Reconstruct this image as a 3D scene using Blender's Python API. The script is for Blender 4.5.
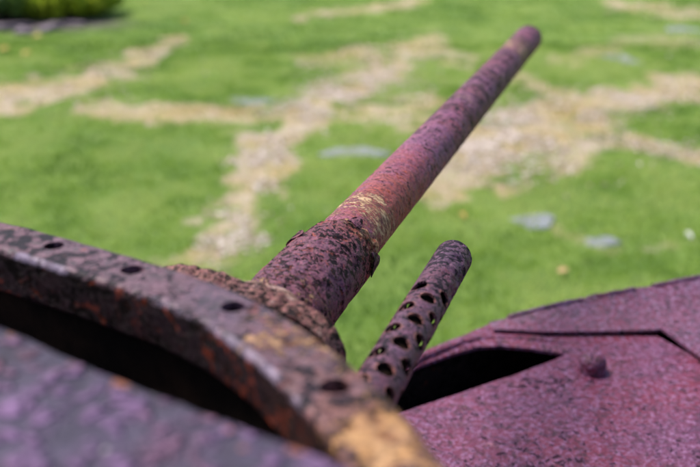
import bpy, bmesh, math, random
import numpy as np
from mathutils import Vector

# ------------------------------------------------------------------ clear
for o in list(bpy.data.objects):
    bpy.data.objects.remove(o)
scene = bpy.context.scene
COL = scene.collection
rnd = random.Random(7)
rng = np.random.default_rng(7)

# ------------------------------------------------------------------ camera, sky, sun, exposure
H = 2.30                       # height of the photographer's eye above the lawn
PITCH = math.radians(21.15)
FPX = 972.0                    # 50 mm lens on a 36 mm wide sensor, in pixels of a 700 px wide picture
cam_d = bpy.data.cameras.new('camera')
cam_d.lens = 50.0
cam_d.sensor_width = 36.0
cam_d.clip_start = 0.02
cam_d.clip_end = 3000
cam_d.dof.use_dof = True
cam_d.dof.focus_distance = 1.28
cam_d.dof.aperture_fstop = 3.25
cam = bpy.data.objects.new('camera', cam_d)
cam.location = (0, 0, H)
cam.rotation_euler = (math.pi / 2 - PITCH, 0, 0)
COL.objects.link(cam)
scene.camera = cam

SUN_EL = math.radians(60)
SUN_AZ = math.radians(-62)     # clockwise from +Y (straight ahead): the sun stands ahead and to the left
world = bpy.data.worlds.new('World')
scene.world = world
world.use_nodes = True
wn = world.node_tree
wn.nodes.clear()
sky = wn.nodes.new('ShaderNodeTexSky')
sky.sky_type = 'NISHITA'
sky.sun_disc = False
sky.sun_elevation = SUN_EL
sky.sun_rotation = SUN_AZ
sky.air_density = 1.0
sky.dust_density = 3.0
sky.ozone_density = 1.0
bg = wn.nodes.new('ShaderNodeBackground')
bg.inputs['Strength'].default_value = 0.115
wo = wn.nodes.new('ShaderNodeOutputWorld')
wn.links.new(sky.outputs[0], bg.inputs['Color'])
wn.links.new(bg.outputs[0], wo.inputs['Surface'])

sd = bpy.data.lights.new('sun', 'SUN')
sd.energy = 3.0
sd.angle = math.radians(24)
sd.color = (1.0, 0.95, 0.87)
sun = bpy.data.objects.new('sun', sd)
tosun = Vector((math.sin(SUN_AZ) * math.cos(SUN_EL), math.cos(SUN_AZ) * math.cos(SUN_EL), math.sin(SUN_EL)))
sun.rotation_euler = tosun.to_track_quat('Z', 'Y').to_euler()
sun.location = (-4, 6, 12)
COL.objects.link(sun)

scene.view_settings.view_transform = 'Standard'
scene.view_settings.look = 'None'
scene.view_settings.exposure = 0.80
scene.view_settings.gamma = 1.0

# ------------------------------------------------------------------ measuring helpers (photo pixel -> point in the place)
CX, CY = 350.0, 233.5
cp, sp = math.cos(PITCH), math.sin(PITCH)


def ray(px, py):
    x, u = px - CX, CY - py
    return np.array([x, FPX * cp + u * sp, -FPX * sp + u * cp])


def P(px, py, z):
    r = ray(px, py)
    t = (z - H) / r[2]
    return np.array([r[0] * t, r[1] * t, z])


def PD(px, py, depth):
    return np.array([0, 0, H]) + ray(px, py) * depth / FPX


def project(pts):
    q = np.asarray(pts, float) - np.array([0, 0, H])
    d = q[..., 1] * cp - q[..., 2] * sp
    u = q[..., 1] * sp + q[..., 2] * cp
    d = np.where(d < 1e-3, 1e-3, d)
    return CX + q[..., 0] / d * FPX, CY - u / d * FPX


# ------------------------------------------------------------------ noise
def _hash(ix, iy, iz, seed):
    h = (ix.astype(np.int64) * 374761393 + iy.astype(np.int64) * 668265263 + iz.astype(np.int64) * 2147483647 + seed * 1274126177) & 0xFFFFFFFF
    h = ((h ^ (h >> 13)) * 1274126177) & 0xFFFFFFFF
    h = ((h ^ (h >> 15)) * 2246822519) & 0xFFFFFFFF
    return ((h ^ (h >> 16)) & 0xFFFFFF) / float(0xFFFFFF)


def vnoise(p, scale, seed=0):
    q = np.asarray(p, float) * scale
    i = np.floor(q).astype(np.int64)
    f = q - i
    f = f * f * (3 - 2 * f)
    r = 0
    for a in (0, 1):
        for b in (0, 1):
            for c in (0, 1):
                w = (f[:, 0] if a else 1 - f[:, 0]) * (f[:, 1] if b else 1 - f[:, 1]) * (f[:, 2] if c else 1 - f[:, 2])
                r = r + w * _hash(i[:, 0] + a, i[:, 1] + b, i[:, 2] + c, seed)
    return r


def fbm(p, scale, octaves=4, seed=0, gain=0.5):
    r, amp, tot = 0, 1.0, 0
    for k in range(octaves):
        r = r + amp * vnoise(p, scale * 2 ** k, seed + k * 17)
        tot += amp
        amp *= gain
    return r / tot


def sstep(a, b, x):
    t = np.clip((x - a) / (b - a), 0, 1)
    return t * t * (3 - 2 * t)


# ------------------------------------------------------------------ mesh helpers
TANK = np.array([0.1, 0.4, 0.0])      # where the wreck stands


def mesh_from(name, verts, faces):
    me = bpy.data.meshes.new(name)
    me.from_pydata([tuple(v) for v in verts], [], faces)
    bm = bmesh.new()
    bm.from_mesh(me)
    bmesh.ops.recalc_face_normals(bm, faces=bm.faces)
    bm.to_mesh(me)
    bm.free()
    return me


def link(name, me, mat, parent=None, smooth=40):
    o = bpy.data.objects.new(name, me)
    COL.objects.link(o)
    if mat:
        me.materials.clear()
        me.materials.append(mat)
    if smooth is not None:
        me.shade_smooth()
        if smooth < 180:
            me.set_sharp_from_angle(angle=math.radians(smooth))
    if parent:
        o.parent = parent
    return o


def tag(o, label=None, cat=None, group=None, kind=None):
    for k, v in (('label', label), ('category', cat), ('group', group), ('kind', kind)):
        if v:
            o[k] = v
    return o


def verts_of(me):
    a = np.empty(len(me.vertices) * 3)
    me.vertices.foreach_get('co', a)
    return a.reshape(-1, 3)


def normals_of(me):
    a = np.empty(len(me.vertices) * 3, dtype=np.float32)
    me.vertex_normals.foreach_get('vector', a)
    return a.reshape(-1, 3).astype(float)


def set_verts(me, v):
    me.vertices.foreach_set('co', np.asarray(v, float).ravel())
    me.update()


def attr(me, name, vals):
    a = me.attributes.new(name, 'FLOAT', 'POINT')
    a.data.foreach_set('value', np.asarray(vals, dtype=np.float32))


def roughen(me, amp, scale, pits=0.0, pit_scale=60, seed=0):
    """Real relief of corrosion: gentle unevenness and sharp-edged pits pushed into the surface."""
    v, n = verts_of(me), normals_of(me)
    d = (fbm(v, scale, 4, seed) - 0.5) * 2 * amp
    if pits:
        m = fbm(v, pit_scale, 3, seed + 5, 0.55)
        d -= pits * sstep(0.55, 0.60, m)
    set_verts(me, v + n * d[:, None])


def cut(me, cutters):
    """Bore holes: boolean difference of the mesh with a cutter mesh."""
    a = bpy.data.objects.new('work', me)
    b = bpy.data.objects.new('cutter', cutters)
    COL.objects.link(a)
    COL.objects.link(b)
    m = a.modifiers.new('holes', 'BOOLEAN')
    m.operation = 'DIFFERENCE'
    m.solver = 'EXACT'
    m.object = b
    dg = bpy.context.evaluated_depsgraph_get()
    r = bpy.data.meshes.new_from_object(a.evaluated_get(dg))
    bpy.data.objects.remove(a)
    bpy.data.objects.remove(b)
    return r


def cyl_mesh(items, seg=28):
    """items: list of (centre, axis, radius0, radius1, half length) -> one cutter mesh."""
    vs, fs = [], []
    for c, ax, r0, r1, hl in items:
        c, ax = np.array(c, float), np.array(ax, float)
        ax = ax / np.linalg.norm(ax)
        u = np.cross(ax, AX if abs(ax @ AX) < 0.2 else [0.3, 0.5, 0.81])
        u /= np.linalg.norm(u)
        w = np.cross(ax, u) * (1.22 if abs(ax @ AX) < 0.1 and hl < 0.02 else 1.0)
        b = len(vs)
        for r, t in ((r0, -hl), (r1, hl)):
            for k in range(seg):
                an = 2 * math.pi * k / seg
                rr = r * (1 + 0.012 * math.sin(3 * an + c[0] * 90))
                vs.append(c + ax * t + (u * math.cos(an) + w * math.sin(an)) * rr)
        fs.append([b + k for k in range(seg)][::-1])
        fs.append([b + seg + k for k in range(seg)])
        for k in range(seg):
            j = (k + 1) % seg
            fs.append([b + k, b + j, b + seg + j, b + seg + k])
    return mesh_from('cutter', vs, fs)


def lathe(profile, origin, axis, side, up, seg):
    """profile: list of (s, r); closed rings turned about the axis."""
    vs, fs = [], []
    for s, r in profile:
        for k in range(seg):
            a = 2 * math.pi * k / seg
            vs.append(origin + axis * s + (side * math.cos(a) + up * math.sin(a)) * r)
    n = len(profile)
    for i in range(n - 1):
        for k in range(seg):
            j = (k + 1) % seg
            fs.append([i * seg + k, i * seg + j, (i + 1) * seg + j, (i + 1) * seg + k])
    return vs, fs


def sweep(path, section, closed=False):
    """section: list of (w, z) offsets, w to the left-hand normal of the path in plan."""
    path = np.asarray(path, float)
    n, m = len(path), len(section)
    vs, fs = [], []
    for i in range(n):
        if closed:
            t = path[(i + 1) % n] - path[i - 1]
        else:
            t = path[min(i + 1, n - 1)] - path[max(i - 1, 0)]
        nn = np.array([-t[1], t[0], 0])
        nn /= np.linalg.norm(nn)
        for w, z in section:
            vs.append(path[i] + nn * w + np.array([0, 0, z]))
    for i in range(n if closed else n - 1):
        i2 = (i + 1) % n
        for k in range(m):
            j = (k + 1) % m
            fs.append([i * m + k, i * m + j, i2 * m + j, i2 * m + k])
    if not closed:
        fs.append(list(range(m))[::-1])
        fs.append([(n - 1) * m + k for k in range(m)])
    return vs, fs


def catmull(pts, n, closed=True):
    pts = np.asarray(pts, float)
    N = len(pts)
    out = []
    segs = N if closed else N - 1
    for i in range(segs):
        g = (lambda k: pts[k % N]) if closed else (lambda k: pts[min(max(k, 0), N - 1)])
        p0, p1, p2, p3 = g(i - 1), g(i), g(i + 1), g(i + 2)
        for k in range(40):
            t = k / 40
            out.append(0.5 * ((2 * p1) + (-p0 + p2) * t + (2 * p0 - 5 * p1 + 4 * p2 - p3) * t * t + (-p0 + 3 * p1 - 3 * p2 + p3) * t ** 3))
    if not closed:
        out.append(pts[-1])
    out = np.array(out)
    q = np.vstack([out, out[:1]]) if closed else out
    L = np.concatenate([[0], np.cumsum(np.linalg.norm(np.diff(q, axis=0), axis=1))])
    tt = np.linspace(0, L[-1], n, endpoint=not closed)
    return np.stack([np.interp(tt, L, q[:, k]) for k in range(q.shape[1])], axis=1)


def grid_plate(outline, holes, top, thick, step, bevel=0.004):
    """A plate of given plan outline (list of xy) with holes, as a fine triangulated slab.
    top(xy array) gives the height of its upper face."""
    from mathutils.geometry import delaunay_2d_cdt

    def dens(poly):
        out = []
        for i in range(len(poly)):
            a, b = np.array(poly[i]), np.array(poly[(i + 1) % len(poly)])
            k = max(1, int(np.linalg.norm(b - a) / step))
            out += [a + (b - a) * j / k for j in range(k)]
        return out

    def inside(poly, q):
        poly = np.asarray(poly)
        r = np.zeros(len(q), bool)
        for i in range(len(poly)):
            a, b = poly[i], poly[(i + 1) % len(poly)]
            c = (a[1] > q[:, 1]) != (b[1] > q[:, 1])
            with np.errstate(divide='ignore', invalid='ignore'):
                xx = a[0] + (q[:, 1] - a[1]) / (b[1] - a[1]) * (b[0] - a[0])
            r ^= c & (q[:, 0] < xx)
        return r
    o = dens(outline)
    hs = [dens(h) for h in holes]
    lo, hi = np.min(o, axis=0), np.max(o, axis=0)
    gx, gy = np.meshgrid(np.arange(lo[0], hi[0], step), np.arange(lo[1], hi[1], step * 0.87))
    gx = gx + (np.arange(gx.shape[0]) % 2)[:, None] * step / 2
    g = np.stack([gx.ravel(), gy.ravel()], 1)
    g += rng.uniform(-0.15, 0.15, g.shape) * step
    keep = inside(o, g)
    for h in hs:
        keep &= ~inside(h, g)
    allb = np.array(o + [p for h in hs for p in h])
    g = g[keep]
    # keep grid points a little away from the edges
    ok = np.ones(len(g), bool)
    for b0 in range(0, len(allb), 200):
        dd = np.linalg.norm(g[:, None, :] - allb[None, b0:b0 + 200, :], axis=2).min(axis=1)
        ok &= dd > step * 0.5
    g = g[ok]
    pts = [Vector(p) for p in allb] + [Vector(p) for p in g]
    edges, k = [], 0
    for poly in [o] + hs:
        edges += [(k + i, k + (i + 1) % len(poly)) for i in range(len(poly))]
        k += len(poly)
    res = delaunay_2d_cdt(pts, edges, [], 0, 1e-7)
    v2 = np.array([list(p) for p in res[0]])
    tri = [t for t in res[2]]
    cen = np.array([v2[list(t)].mean(axis=0) for t in tri])
    kt = inside(o, cen)
    for h in hs:
        kt &= ~inside(h, cen)
    tri = [t for t, u in zip(tri, kt) if u]
    z = top(v2)
    n = len(v2)
    vs = [(*p, zz) for p, zz in zip(v2, z)] + [(*p, zz - thick) for p, zz in zip(v2, z)]
    cnt = {}
    for t in tri:
        for a, b in zip(t, t[1:] + t[:1]) if isinstance(t, list) else zip(t, tuple(t[1:]) + tuple(t[:1])):
            cnt[(a, b)] = 1
    fs = [list(t) for t in tri] + [[i + n for i in t][::-1] for t in tri]
    for (a, b) in cnt:
        if (b, a) not in cnt:
            fs.append([b, a, a + n, b + n])
    return vs, fs


# ------------------------------------------------------------------ materials
def nodes_of(name):
    m = bpy.data.materials.new(name)
    m.use_nodes = True
    nt = m.node_tree
    nt.nodes.clear()
    out = nt.nodes.new('ShaderNodeOutputMaterial')
    b = nt.nodes.new('ShaderNodeBsdfPrincipled')
    nt.links.new(b.outputs[0], out.inputs[0])
    return m, nt, b


class G:
    def __init__(s, nt):
        s.nt = nt
        tc = nt.nodes.new('ShaderNodeTexCoord')
        s.co = tc.outputs['Object']

    def noise(s, scale, detail=4, rough=0.55, dist=0.0, co=None):
        n = s.nt.nodes.new('ShaderNodeTexNoise')
        n.inputs['Scale'].default_value = scale
        n.inputs['Detail'].default_value = detail
        n.inputs['Roughness'].default_value = rough
        n.inputs['Distortion'].default_value = dist
        s.nt.links.new(co or s.co, n.inputs['Vector'])
        return n.outputs['Fac']

    def voro(s, scale, feature='F1', out='Distance', co=None, rand=1.0):
        n = s.nt.nodes.new('ShaderNodeTexVoronoi')
        n.feature = feature
        n.inputs['Scale'].default_value = scale
        n.inputs['Randomness'].default_value = rand
        s.nt.links.new(co or s.co, n.inputs['Vector'])
        return n.outputs[out]

    def ramp(s, fac, stops, interp='LINEAR'):
        n = s.nt.nodes.new('ShaderNodeValToRGB')
        cr = n.color_ramp
        cr.interpolation = interp
        while len(cr.elements) < len(stops):
            cr.elements.new(0.5)
        for e, (p, c) in zip(cr.elements, stops):
            e.position = p
            e.color = (c, c, c, 1) if isinstance(c, (int, float)) else (*c, 1)
        s.nt.links.new(fac, n.inputs[0])
        return n.outputs[0]

    def mix(s, fac, a, b, mode='MIX'):
        n = s.nt.nodes.new('ShaderNodeMix')
        n.data_type = 'RGBA'
        n.blend_type = mode
        for sock, v in ((n.inputs['Factor'], fac), (n.inputs['A'], a), (n.inputs['B'], b)):
            pass
        ins = [i for i in n.inputs if i.enabled]
        vals = [fac, a, b]
        for sock, v in zip(ins, vals):
            if isinstance(v, (int, float)):
                sock.default_value = v if sock.type == 'VALUE' else (v, v, v, 1)
            elif isinstance(v, tuple):
                sock.default_value = (*v, 1)
            else:
                s.nt.links.new(v, sock)
        return [o for o in n.outputs if o.enabled][0]

    def math(s, op, a, b=0.0, clamp=False):
        n = s.nt.nodes.new('ShaderNodeMath')
        n.operation = op
        n.use_clamp = clamp
        for sock, v in zip(n.inputs, (a, b)):
            if isinstance(v, (int, float)):
                sock.default_value = v
            else:
                s.nt.links.new(v, sock)
        return n.outputs[0]

    def attr(s, name):
        n = s.nt.nodes.new('ShaderNodeAttribute')
        n.attribute_name = name
        return n.outputs['Fac']

    def bump(s, height, dist, strength=1.0, normal=None):
        n = s.nt.nodes.new('ShaderNodeBump')
        n.inputs['Distance'].default_value = dist
        n.inputs['Strength'].default_value = strength
        s.nt.links.new(height, n.inputs['Height'])
        if normal:
            s.nt.links.new(normal, n.inputs['Normal'])
        return n.outputs[0]


def rust(name, c1, c2, pale, dark, dark_at=0.52, flake=55, grain=260, tone=7, rough=0.50, bump=0.0016,
         tan=(0.50, 0.27, 0.16), orange=(0.25, 0.045, 0.022), orange_at=0.72, spec=0.42, stretch=None, speck=0.5, warm=(0.20, 0.070, 0.046)):
    """Rusted steel: two body tones, dark flaked scale with a pale broken edge, fine grain, and
    (where the mesh carries the attributes) bare tan scale, orange bleeding, a near-black inner wall and a painted edge highlight."""
    m, nt, b = nodes_of(name)
    g = G(nt)
    if stretch is not None:      # scale that broke off in narrow bands across the barrel
        k = nt.nodes.new('ShaderNodeVectorMath')
        k.operation = 'DOT_PRODUCT'
        k.inputs[1].default_value = tuple(AX)
        nt.links.new(g.co, k.inputs[0])
        q = nt.nodes.new('ShaderNodeVectorMath')
        q.operation = 'SCALE'
        q.inputs[0].default_value = tuple(AX * (stretch - 1))
        nt.links.new(k.outputs['Value'], q.inputs['Scale'])
        w = nt.nodes.new('ShaderNodeVectorMath')
        w.operation = 'ADD'
        nt.links.new(g.co, w.inputs[0])
        nt.links.new(q.outputs[0], w.inputs[1])
        g.co = w.outputs[0]
    body = g.mix(g.ramp(g.noise(tone, 5, 0.6, 0.3), [(0.40, 0), (0.60, 1)]), c1, c2)
    wm = g.ramp(g.math('ADD', g.math('MULTIPLY', g.math('SUBTRACT', g.noise(flake * 0.3, 5, 0.65), 0.5), 1.6), g.attr('warm')), [(0.2, 0), (0.7, 0.85)])
    body = g.mix(wm, body, warm)
    pale = g.mix(wm, pale, tuple(min(1, x * 2.0) for x in warm))
    gr = g.noise(grain, 4, 0.65)
    gr2 = g.noise(grain * 0.6, 4, 0.7, 0.3)
    body = g.mix(g.ramp(gr, [(0.47, 0), (0.66, 0.9)]), body, pale)
    body = g.mix(g.ramp(gr2, [(0.36, 0.85), (0.50, 0)]), body, dark)
    sp = g.noise(grain * 0.22, 5, 0.65, 0.4)
    body = g.mix(g.ramp(sp, [(0.34, speck), (0.46, 0)]), body, dark)
    fl = g.noise(flake, 7, 0.62, 0.5)
    big = g.noise(flake * 0.13, 3, 0.5)
    flv = g.math('ADD', fl, g.math('MULTIPLY', g.math('SUBTRACT', big, 0.5), 0.30))
    flv = g.math('ADD', flv, g.math('MULTIPLY', g.attr('flaked'), 0.1))
    halo = g.ramp(flv, [(dark_at - 0.04, 0), (dark_at - 0.008, 0.6), (dark_at + 0.008, 0)])
    body = g.mix(halo, body, g.mix(1.0, pale, 1.5, 'MULTIPLY'))
    dm = g.ramp(flv, [(dark_at, 0), (dark_at + 0.012, 0.97)])
    col = g.mix(dm, body, g.mix(g.ramp(gr, [(0.55, 0), (0.7, 0.35)]), dark, body))
    on = g.noise(flake * 0.8, 5, 0.65, 0.6)
    oa = g.math('ADD', on, g.math('MULTIPLY', g.attr('orange'), 0.2))
    om = g.ramp(oa, [(orange_at - 0.08, 0), (orange_at + 0.04, 0.8)])
    wall_dark = g.attr('wall_dark')
    col = g.mix(g.math('MULTIPLY', wall_dark, 0.93), col, (0.012, 0.009, 0.007))  # takes the rim's inner wall close to black
    ocol = g.mix(g.ramp(gr2, [(0.4, 0), (0.6, 1)]), orange, tuple(x * 1.7 for x in orange))
    col = g.mix(om, col, ocol)
    tn = g.noise(flake * 1.9, 7, 0.72, 0.7)
    tn2 = g.noise(flake * 0.45, 4, 0.6, 0.3)
    tm = g.math('ADD', g.math('MULTIPLY', g.math('SUBTRACT', tn, 0.5), 2.6), g.attr('tan'))
    tm = g.math('ADD', tm, g.math('MULTIPLY', g.math('SUBTRACT', tn2, 0.5), 1.4))
    tm = g.ramp(tm, [(0.48, 0), (0.66, 0.95)])
    tcol = g.mix(g.ramp(sp, [(0.40, 0), (0.58, 1)]), tuple(x * y for x, y in zip(tan, (0.34, 0.22, 0.25))), tan)
    tcol = g.mix(g.ramp(gr, [(0.36, 0.6), (0.52, 0)]), tcol, tuple(x * 0.45 for x in tan))
    tcol = g.mix(g.ramp(tn2, [(0.5, 0), (0.68, 0.8)]), tcol, tuple(min(1, x * y) for x, y in zip(tan, (1.2, 1.35, 1.6))))
    col = g.mix(tm, col, tcol)
    wr = g.ramp(g.math('ADD', g.math('MULTIPLY', g.math('SUBTRACT', gr2, 0.5), 1.5), g.attr('worn')), [(0.35, 0), (0.75, 0.8)])  # highlight along the rim's inner edge, painted into the colour
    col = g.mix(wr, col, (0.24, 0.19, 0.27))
    nt.links.new(col, b.inputs['Base Color'])
    rr = g.mix(dm, g.ramp(gr, [(0.3, rough - 0.1), (0.7, min(1, rough + 0.22))]), rough)
    nt.links.new(rr, b.inputs['Roughness'])
    nt.links.new(g.math('MULTIPLY', g.mix(dm, spec, spec * 0.25), g.math('SUBTRACT', 1.0, g.math('MULTIPLY', wall_dark, 0.85))), b.inputs['Specular IOR Level'])
    h = g.math('ADD', g.math('MULTIPLY', g.ramp(flv, [(dark_at - 0.02, 1), (dark_at + 0.02, 0)]), 0.5),
               g.math('MULTIPLY', gr, 0.5))
    h = g.math('ADD', h, g.math('MULTIPLY', sp, 0.7))
    h = g.math('ADD', h, g.math('MULTIPLY', g.math('MULTIPLY', tm, tn), 1.5))
    nt.links.new(g.bump(h, bump), b.inputs['Normal'])
    return m


# gun axis: level, turned right of the view direction; parallel to the machine gun beside it
AX = np.array([340.0, FPX * cp + 376.5 * sp, 0.0])
AX /= np.linalg.norm(AX)
M = {}
M['barrel'] = rust('barrel_rust', (0.205, 0.026, 0.052), (0.155, 0.037, 0.110), (0.44, 0.20, 0.31), (0.018, 0.007, 0.014),
                   dark_at=0.550, flake=88, grain=300, tan=(0.62, 0.39, 0.20), stretch=1.8, speck=0.5, spec=0.34, warm=(0.24, 0.055, 0.042))
M['sleeve'] = rust('sleeve_rust', (0.130, 0.024, 0.036), (0.105, 0.036, 0.078), (0.29, 0.10, 0.14), (0.012, 0.007, 0.009),
                   dark_at=0.528, flake=120, grain=360, tan=(0.58, 0.31, 0.15), bump=0.0028, spec=0.34, warm=(0.24, 0.062, 0.038))
M['mantlet'] = rust('mantlet_rust', (0.17, 0.05, 0.05), (0.13, 0.045, 0.055), (0.42, 0.21, 0.17), (0.010, 0.006, 0.006),
                    dark_at=0.52, flake=120, grain=260, tan=(0.62, 0.38, 0.30), bump=0.004, spec=0.25)
M['jacket'] = rust('jacket_rust', (0.092, 0.020, 0.034), (0.058, 0.026, 0.062), (0.18, 0.08, 0.145), (0.014, 0.009, 0.014),
                   dark_at=0.545, flake=115, grain=330, orange_at=0.75)
M['rim'] = rust('rim_rust', (0.088, 0.027, 0.042), (0.062, 0.030, 0.058), (0.20, 0.105, 0.145), (0.010, 0.007, 0.011),
                dark_at=0.540, flake=72, grain=190, tan=(0.64, 0.34, 0.145), bump=0.003, rough=0.45, spec=0.45, warm=(0.16, 0.062, 0.044))
M['deck'] = rust('deck_rust', (0.138, 0.017, 0.043), (0.108, 0.026, 0.068), (0.24, 0.115, 0.23), (0.034, 0.010, 0.021),
                 dark_at=0.62, flake=60, grain=118, tone=4, rough=0.46, bump=0.0065, orange=(0.17, 0.022, 0.032), orange_at=0.80, speck=0.45, spec=0.32)
M['plate'] = rust('plate_rust', (0.125, 0.020, 0.046), (0.105, 0.032, 0.076), (0.21, 0.115, 0.22), (0.022, 0.010, 0.018),
                  dark_at=0.62, flake=60, grain=115, tone=4, rough=0.45, bump=0.003, orange_at=0.85, speck=0.5, spec=0.55)
M['shell'] = rust('shell_rust', (0.075, 0.026, 0.034), (0.055, 0.026, 0.042), (0.13, 0.065, 0.08), (0.022, 0.013, 0.016),
                  dark_at=0.56, flake=70, grain=190)
M['hull'] = rust('hull_shade_rust', (0.020, 0.011, 0.011), (0.014, 0.010, 0.011), (0.03, 0.016, 0.016), (0.007, 0.006, 0.006),
                 dark_at=0.5, flake=40, grain=150, spec=0.1)  # rust colour darkened so the hatch opening looks deep in shade


def inner_shade_material():
    m, nt, b = nodes_of('inner_shade_black')  # near-black colour stands in for the shade inside turret and gun jacket
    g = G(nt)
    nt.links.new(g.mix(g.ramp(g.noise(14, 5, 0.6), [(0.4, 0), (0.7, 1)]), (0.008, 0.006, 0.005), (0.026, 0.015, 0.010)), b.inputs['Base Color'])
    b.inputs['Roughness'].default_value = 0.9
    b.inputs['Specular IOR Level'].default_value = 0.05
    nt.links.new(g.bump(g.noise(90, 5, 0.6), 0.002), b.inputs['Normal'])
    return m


M['inside'] = inner_shade_material()


def blister_material():
    m, nt, b = nodes_of('blistered_paint')
    g = G(nt)
    warp = nt.nodes.new('ShaderNodeVectorMath')
    warp.operation = 'ADD'
    nz = nt.nodes.new('ShaderNodeTexNoise')
    nz.inputs['Scale'].default_value = 40
    sc = nt.nodes.new('ShaderNodeVectorMath')
    sc.operation = 'SCALE'
    sc.inputs['Scale'].default_value = 0.035
    nt.links.new(g.co, nz.inputs['Vector'])
    nt.links.new(nz.outputs['Color'], sc.inputs[0])
    nt.links.new(g.co, warp.inputs[0])
    nt.links.new(sc.outputs[0], warp.inputs[1])
    v = g.voro(70, co=warp.outputs[0])
    blob = g.ramp(v, [(0.25, 1), (0.62, 0)])
    patch = g.ramp(g.noise(13, 4, 0.6), [(0.30, 0), (0.42, 1)])
    blob = g.math('MULTIPLY', blob, patch)
    base = g.mix(g.ramp(g.noise(28, 4, 0.6), [(0.35, 0), (0.65, 1)]), (0.036, 0.031, 0.052), (0.068, 0.055, 0.092))
    base = g.mix(g.ramp(g.noise(17, 5, 0.7), [(0.36, 0.75), (0.5, 0)]), base, (0.020, 0.015, 0.022))
    lil = g.mix(g.ramp(g.noise(9, 3, 0.5), [(0.45, 0), (0.6, 1)]), (0.175, 0.098, 0.205), (0.17, 0.080, 0.125))
    col = g.mix(blob, base, lil)
    om = g.ramp(g.math('ADD', g.noise(60, 4, 0.6), g.math('MULTIPLY', g.attr('orange'), 0.12)), [(0.71, 0), (0.76, 0.75)])
    col = g.mix(om, col, (0.30, 0.10, 0.05))
    wm = g.ramp(g.math('ADD', g.noise(90, 3, 0.6), g.math('MULTIPLY', g.attr('tan'), 0.25)), [(0.74, 0), (0.77, 0.9)])
    col = g.mix(wm, col, (0.6, 0.56, 0.52))
    nt.links.new(col, b.inputs['Base Color'])
    b.inputs['Roughness'].default_value = 0.65
    b.inputs['Specular IOR Level'].default_value = 0.2
    nt.links.new(g.bump(g.math('ADD', blob, g.math('MULTIPLY', g.noise(200, 4, 0.6), 0.3)), 0.008), b.inputs['Normal'])
    return m


M['blister'] = blister_material()

# ------------------------------------------------------------------ ground: one sheet to the horizon
def axis_steps(a, b, step, far):
    mid = list(np.arange(a, b, step))
    lo, hi, s = [], [], step
    x = a
    while x > -far:
        s *= 1.25
        x -= s
        lo.append(x)
    s, x = step, mid[-1]
    while x < far:
        s *= 1.25
        x += s
        hi.append(x)
    return np.array(lo[::-1] + mid + hi)


DRY = [  # bands of worn, dry ground: (px, py, half width px, strength)
    [(-40, 108, 16, 1), (20, 98, 16, 1), (70, 86, 14, 1), (120, 70, 13, .9), (175, 44, 9, .8)],
    [(80, 114, 9, .8), (150, 116, 11, .9), (225, 118, 12, .9), (300, 116, 12, .8)],
    [(300, 18, 5, .8), (362, 10, 6, .8), (420, -3, 6, .7)],
    [(300, 62, 10, .5), (370, 55, 14, .75), (430, 46, 14, .75), (470, 58, 10, .6)],
    [(395, 68, 15, 1), (350, 88, 18, 1), (310, 112, 17, 1), (285, 142, 19, 1), (262, 178, 21, .95), (242, 215, 24, .85), (214, 252, 28, .75), (170, 290, 30, .6)],
    [(420, 110, 16, .8), (372, 108, 15, .8)],
    [(440, 190, 26, .85), (480, 160, 30, 1), (520, 130, 30, 1), (575, 112, 24, 1), (640, 100, 18, 1), (720, 88, 14, .9)],
    [(560, 150, 18, .85), (620, 140, 14, .8), (665, 152, 10, .8), (720, 162, 9, .8)],
    [(610, 6, 6, .7), (660, 8, 6, .7), (720, 14, 7, .6)],
    [(560, 60, 10, .6), (640, 40, 8, .5), (720, 48, 8, .5)],
    [(540, 212, 10, .45), (600, 250, 12, .4), (690, 240, 12, .4)],
    [(500, 70, 10, .6), (560, 95, 12, .8), (590, 118, 12, .9)],
]


def dry_mask(pts):
    px, py = project(pts)
    w = (fbm(pts, 2.2, 4, 31) - 0.5) * 2
    w2 = (fbm(pts, 6.5, 3, 57) - 0.5) * 2
    best = np.zeros(len(pts))
    for band in DRY:
        for (x0, y0, h0, s0), (x1, y1, h1, s1) in zip(band[:-1], band[1:]):
            # vertical pixels count double: the lawn is seen at a slant
            ax, ay, bx, by = x0, y0 * 1.5, x1, y1 * 1.5
            dx, dy = bx - ax, by - ay
            t = np.clip(((px - ax) * dx + (py * 1.5 - ay) * dy) / (dx * dx + dy * dy), 0, 1)
            dist = np.hypot(px - ax - t * dx, py * 1.5 - ay - t * dy)
            hw = (h0 + (h1 - h0) * t) * 1.3
            s = s0 + (s1 - s0) * t
            best = np.maximum(best, s * (1 - sstep(0.35, 1.55, dist / hw + 1.3 * w + 0.8 * w2)))
    front = (pts[:, 1] > 3.0) & (pts[:, 1] < 60)
    # far outside the frame the worn patches go on by chance
    out = (px < -60) | (px > 760) | (py < -20) | (py > 320) | ~front
    chance = sstep(0.16, 0.45, w + 0.4 * w2) * 0.9
    return np.where(out, chance, np.maximum(best, chance * 0.25 * sstep(0.2, 0.6, w2 + w)))


def ground_z(pts):
    r = np.hypot(pts[:, 0], pts[:, 1])
    p = np.stack([pts[:, 0], pts[:, 1], np.zeros(len(pts))], 1)
    return (fbm(p, 0.35, 3, 3) - 0.5) * 0.10 * np.clip((r - 2.5) / 3, 0, 1) + (fbm(p, 2.0, 3, 4) - 0.5) * 0.05


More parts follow.
